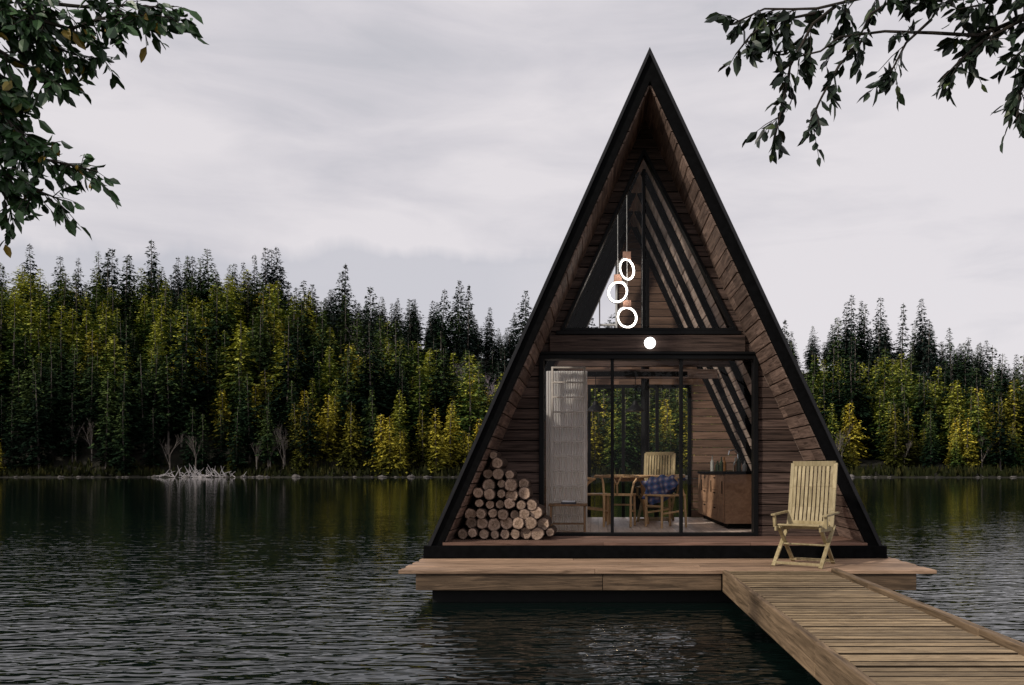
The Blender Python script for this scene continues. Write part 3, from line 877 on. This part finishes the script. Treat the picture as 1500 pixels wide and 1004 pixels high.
near_tree('broadleaf_tree', [(-4.4,3.0,.1),(-4.35,3.1,1.4),(-4.25,3.2,2.6),(-4.2,3.3,4.0),(-4.1,3.3,5.4)],
 [([(-4.25,3.2,3.4),(-3.5,3.8,3.82),(-3.0,4,3.84),(-2.7,4.05,3.79),(-2.45,4.05,3.85),(-2.22,4.1,3.87)],.03,(.35,1.4)),
  ([(-3.4,3.85,3.9),(-3.0,4,3.93),(-2.6,4.1,3.93),(-2.20,4.1,3.91)],.015,(.1,1.5)),
  ([(-3.4,3.85,3.8),(-3.0,4.1,3.78),(-2.8,4.2,3.74),(-2.62,4.2,3.68)],.015,(.1,1.3)),
  ([(-3.5,3.8,3.75),(-3.05,4,3.66),(-2.92,4.1,3.58),(-2.82,4.1,3.50)],.015,(.2,1.4)),
  ([(-3.4,3.8,3.9),(-3.05,4,3.86),(-2.92,4.1,3.76),(-2.80,4.1,3.66)],.012,(.2,1.6)),
  ([(-4.22,3.2,2.9),(-3.5,3.8,3.25),(-3.05,4,3.38),(-2.95,4.0,3.25),(-2.84,4.0,3.12)],.025,(.4,1.6)),
  ([(-3.4,3.9,3.25),(-3.0,4,3.15),(-2.8,4.0,3.08),(-2.56,4.05,3.05)],.014,(.25,1.2)),
  ([(-3.4,3.9,3.2),(-3.05,4,3.05),(-2.9,4.05,2.97),(-2.74,4.05,2.90)],.014,(.25,1.4)),
  ([(-3.3,3.9,3.1),(-3.05,4,2.97),(-2.98,4.05,2.86)],.012,(.1,1.8)),
  ([(-3.3,3.9,3.5),(-3.05,4,3.48),(-2.98,4.05,3.36)],.012,(.1,2.0)),
  ([(-3.3,3.9,3.6),(-3.1,4.1,3.58),(-3.02,4.15,3.16)],.012,(.1,2.0)),
  ([(-4.2,3.3,3.9),(-3.8,3.6,4.5),(-3.2,3.9,4.7),(-2.6,4.2,4.6)],.03,(.3,1.2)),
  ([(-4.1,3.3,5.2),(-4.6,3.2,5.9),(-5.2,3.1,6.1)],.03,(.2,1.2)),
  ([(-4.2,3.3,4.4),(-4.9,2.6,4.9),(-5.4,2.2,5.0)],.03,(.2,1.2)),
  ([(-4.1,3.3,5.3),(-3.6,3.4,6.0),(-3.1,3.5,6.2)],.03,(.2,1.2))],
 [BARKB, LEAFL], 3, 4.0, .082)
near_tree('broadleaf_tree.001', [(3.9,3.0,.1),(3.8,3.1,1.6),(3.75,3.2,3.0),(3.6,3.3,4.4),(3.5,3.3,5.6)],
 [([(3.75,3.2,3.5),(2.9,3.8,3.85),(2.2,4,3.80),(1.95,4,3.74),(1.74,4,3.74),(1.5,4.05,3.78),(1.28,4.05,3.72),(1.05,4.1,3.64)],.024,(.3,.45)),
  ([(2.2,3.95,3.95),(1.85,4,3.9),(1.5,4.0,3.95),(1.15,4.05,3.90),(.9,4.1,3.90),(.70,4.1,3.82)],.012,(.1,1.1)),
  ([(1.25,4.05,3.9),(1.12,4.05,3.80),(1.02,4.1,3.60),(.97,4.1,3.40),(.96,4.1,3.24)],.009,(.1,1.0)),
  ([(1.4,4.05,3.74),(1.27,4.05,3.60),(1.17,4.05,3.42),(1.13,4.1,3.30)],.009,(.1,.9)),
  ([(1.0,4.1,3.9),(.82,4.1,3.78),(.74,4.1,3.66)],.008,(.1,1.0)),
  ([(1.2,4.1,3.9),(1.0,4.1,3.84),(.9,4.1,3.74)],.008,(.1,1.1)),
  ([(1.72,4,3.8),(1.60,4.0,3.68),(1.53,4.05,3.54)],.008,(.1,1.1)),
  ([(1.6,4,3.95),(1.42,4.0,3.85),(1.34,4.05,3.70)],.008,(.1,1.1)),
  ([(2.3,3.9,3.8),(2.0,4,3.70),(1.88,4.0,3.60),(1.80,4.05,3.52)],.010,(.1,1.0)),
  ([(2.6,3.8,3.75),(2.3,3.9,3.62),(2.19,4.0,3.46),(2.14,4.0,3.28)],.012,(.1,1.4)),
  ([(2.6,3.8,3.9),(2.2,3.9,3.9),(2.0,4.0,3.87),(1.85,4.0,3.84)],.012,(.1,1.4)),
  ([(2.5,3.8,3.8),(2.25,3.95,3.7),(2.12,4.0,3.58)],.012,(.1,1.4)),
  ([(3.7,3.3,3.9),(3.0,3.8,4.5),(2.2,4,4.4),(1.4,4.1,4.25)],.03,(.3,1.0)),
  ([(3.5,3.3,5.5),(4.1,3.2,6.1),(4.6,3.1,6.3)],.03,(.2,1.2)),
  ([(3.6,3.3,4.6),(4.3,2.6,5.1),(4.8,2.2,5.2)],.03,(.2,1.2)),
  ([(3.5,3.3,5.5),(3.0,3.4,6.2),(2.5,3.5,6.4)],.03,(.2,1.2))],
 [BARKB, LEAFR], 11, 3.0, .088)

# ============================================================ SKY, SUN, CAMERA
SD = Vector((-.70,-.48,.58)).normalized()
world = bpy.data.worlds.new('World'); scene.world = world; world.use_nodes = True
nt = world.node_tree; bg = nt.nodes['Background']; out = nt.nodes['World Output']
sky = nt.nodes.new('ShaderNodeTexSky'); sky.sky_type = 'NISHITA'; sky.sun_disc = False
sky.sun_elevation = math.asin(SD.z); sky.sun_rotation = math.atan2(SD.x, SD.y)
nt.links.new(sky.outputs[0], bg.inputs[0]); bg.inputs[1].default_value = .08
tc = nt.nodes.new('ShaderNodeTexCoord')
def wnoise(scale, rot, s, det, rough, dist):
    mp = nt.nodes.new('ShaderNodeMapping'); mp.inputs['Scale'].default_value = scale; mp.inputs['Rotation'].default_value = rot
    nt.links.new(tc.outputs['Generated'], mp.inputs[0])
    n = nt.nodes.new('ShaderNodeTexNoise'); n.inputs['Scale'].default_value = s; n.inputs['Detail'].default_value = det
    n.inputs['Roughness'].default_value = rough; n.inputs['Distortion'].default_value = dist
    nt.links.new(mp.outputs[0], n.inputs[0]); return n.outputs['Fac']
na = wnoise((1.2,1.2,3.2), (.08,.12,0), 1.5, 6, .5, .3)
nb_ = wnoise((2.0,2.0,9.0), (.05,.10,.4), 2.2, 7, .58, .6)
f = mathn(nt,'ADD', mathn(nt,'MULTIPLY', na, .70), mathn(nt,'MULTIPLY', nb_, .30))
sp = nt.nodes.new('ShaderNodeSeparateXYZ'); nt.links.new(tc.outputs['Generated'], sp.inputs[0])
f = mathn(nt,'ADD', f, mathn(nt,'MULTIPLY', sp.outputs['X'], .05))
r = ramp(nt, [(.33,(.54,.54,.585)),(.45,(.68,.655,.695)),(.57,(.81,.77,.795))])
nt.links.new(f, r.inputs[0])
# a bluish cloud bank low over the hills to the left
nbk = wnoise((3,3,1), (0,0,0), 2.0, 5, .55, .2)
top = mathn(nt,'ADD', mathn(nt,'MULTIPLY', nbk, .13), .222)
top = mathn(nt,'ADD', top, mathn(nt,'MULTIPLY', sp.outputs['X'], .09))
bank = mathn(nt,'MULTIPLY', mathn(nt,'SUBTRACT', top, sp.outputs['Z']), 60, True)
side = mathn(nt,'MULTIPLY', mathn(nt,'SUBTRACT', .12, sp.outputs['X']), 4, True)
bank = mathn(nt,'MULTIPLY', mathn(nt,'MULTIPLY', bank, side), .6)
mc = nt.nodes.new('ShaderNodeMix'); mc.data_type = 'RGBA'; mc.inputs[7].default_value = (.52,.53,.59,1)
nt.links.new(bank, mc.inputs[0]); nt.links.new(r.outputs[0], mc.inputs[6])
bg2 = nt.nodes.new('ShaderNodeBackground'); nt.links.new(mc.outputs[2], bg2.inputs[0]); bg2.inputs[1].default_value = 1.0
mx = nt.nodes.new('ShaderNodeMixShader'); mx.inputs[0].default_value = .93
nt.links.new(bg.outputs[0], mx.inputs[1]); nt.links.new(bg2.outputs[0], mx.inputs[2]); nt.links.new(mx.outputs[0], out.inputs[0])

sl = bpy.data.lights.new('sun', 'SUN'); sl.energy = 2.8; sl.angle = math.radians(4); sl.color = (1,.92,.80)
so = bpy.data.objects.new('sun', sl); scene.collection.objects.link(so)
so.rotation_euler = SD.to_track_quat('Z','Y').to_euler(); so.location = (-20,-20,30)

cam = bpy.data.cameras.new('camera'); co = bpy.data.objects.new('camera', cam); scene.collection.objects.link(co)
co.location = (0,0,1.5); co.rotation_euler = (math.radians(90),0,0)
cam.sensor_width = 36; cam.lens = 36*1150/1500; cam.shift_x = -120/1500; cam.shift_y = 188/1500
cam.clip_start = .05; cam.clip_end = 6000
scene.camera = co
scene.view_settings.view_transform = 'Standard'; scene.view_settings.look = 'None'; scene.view_settings.exposure = 0
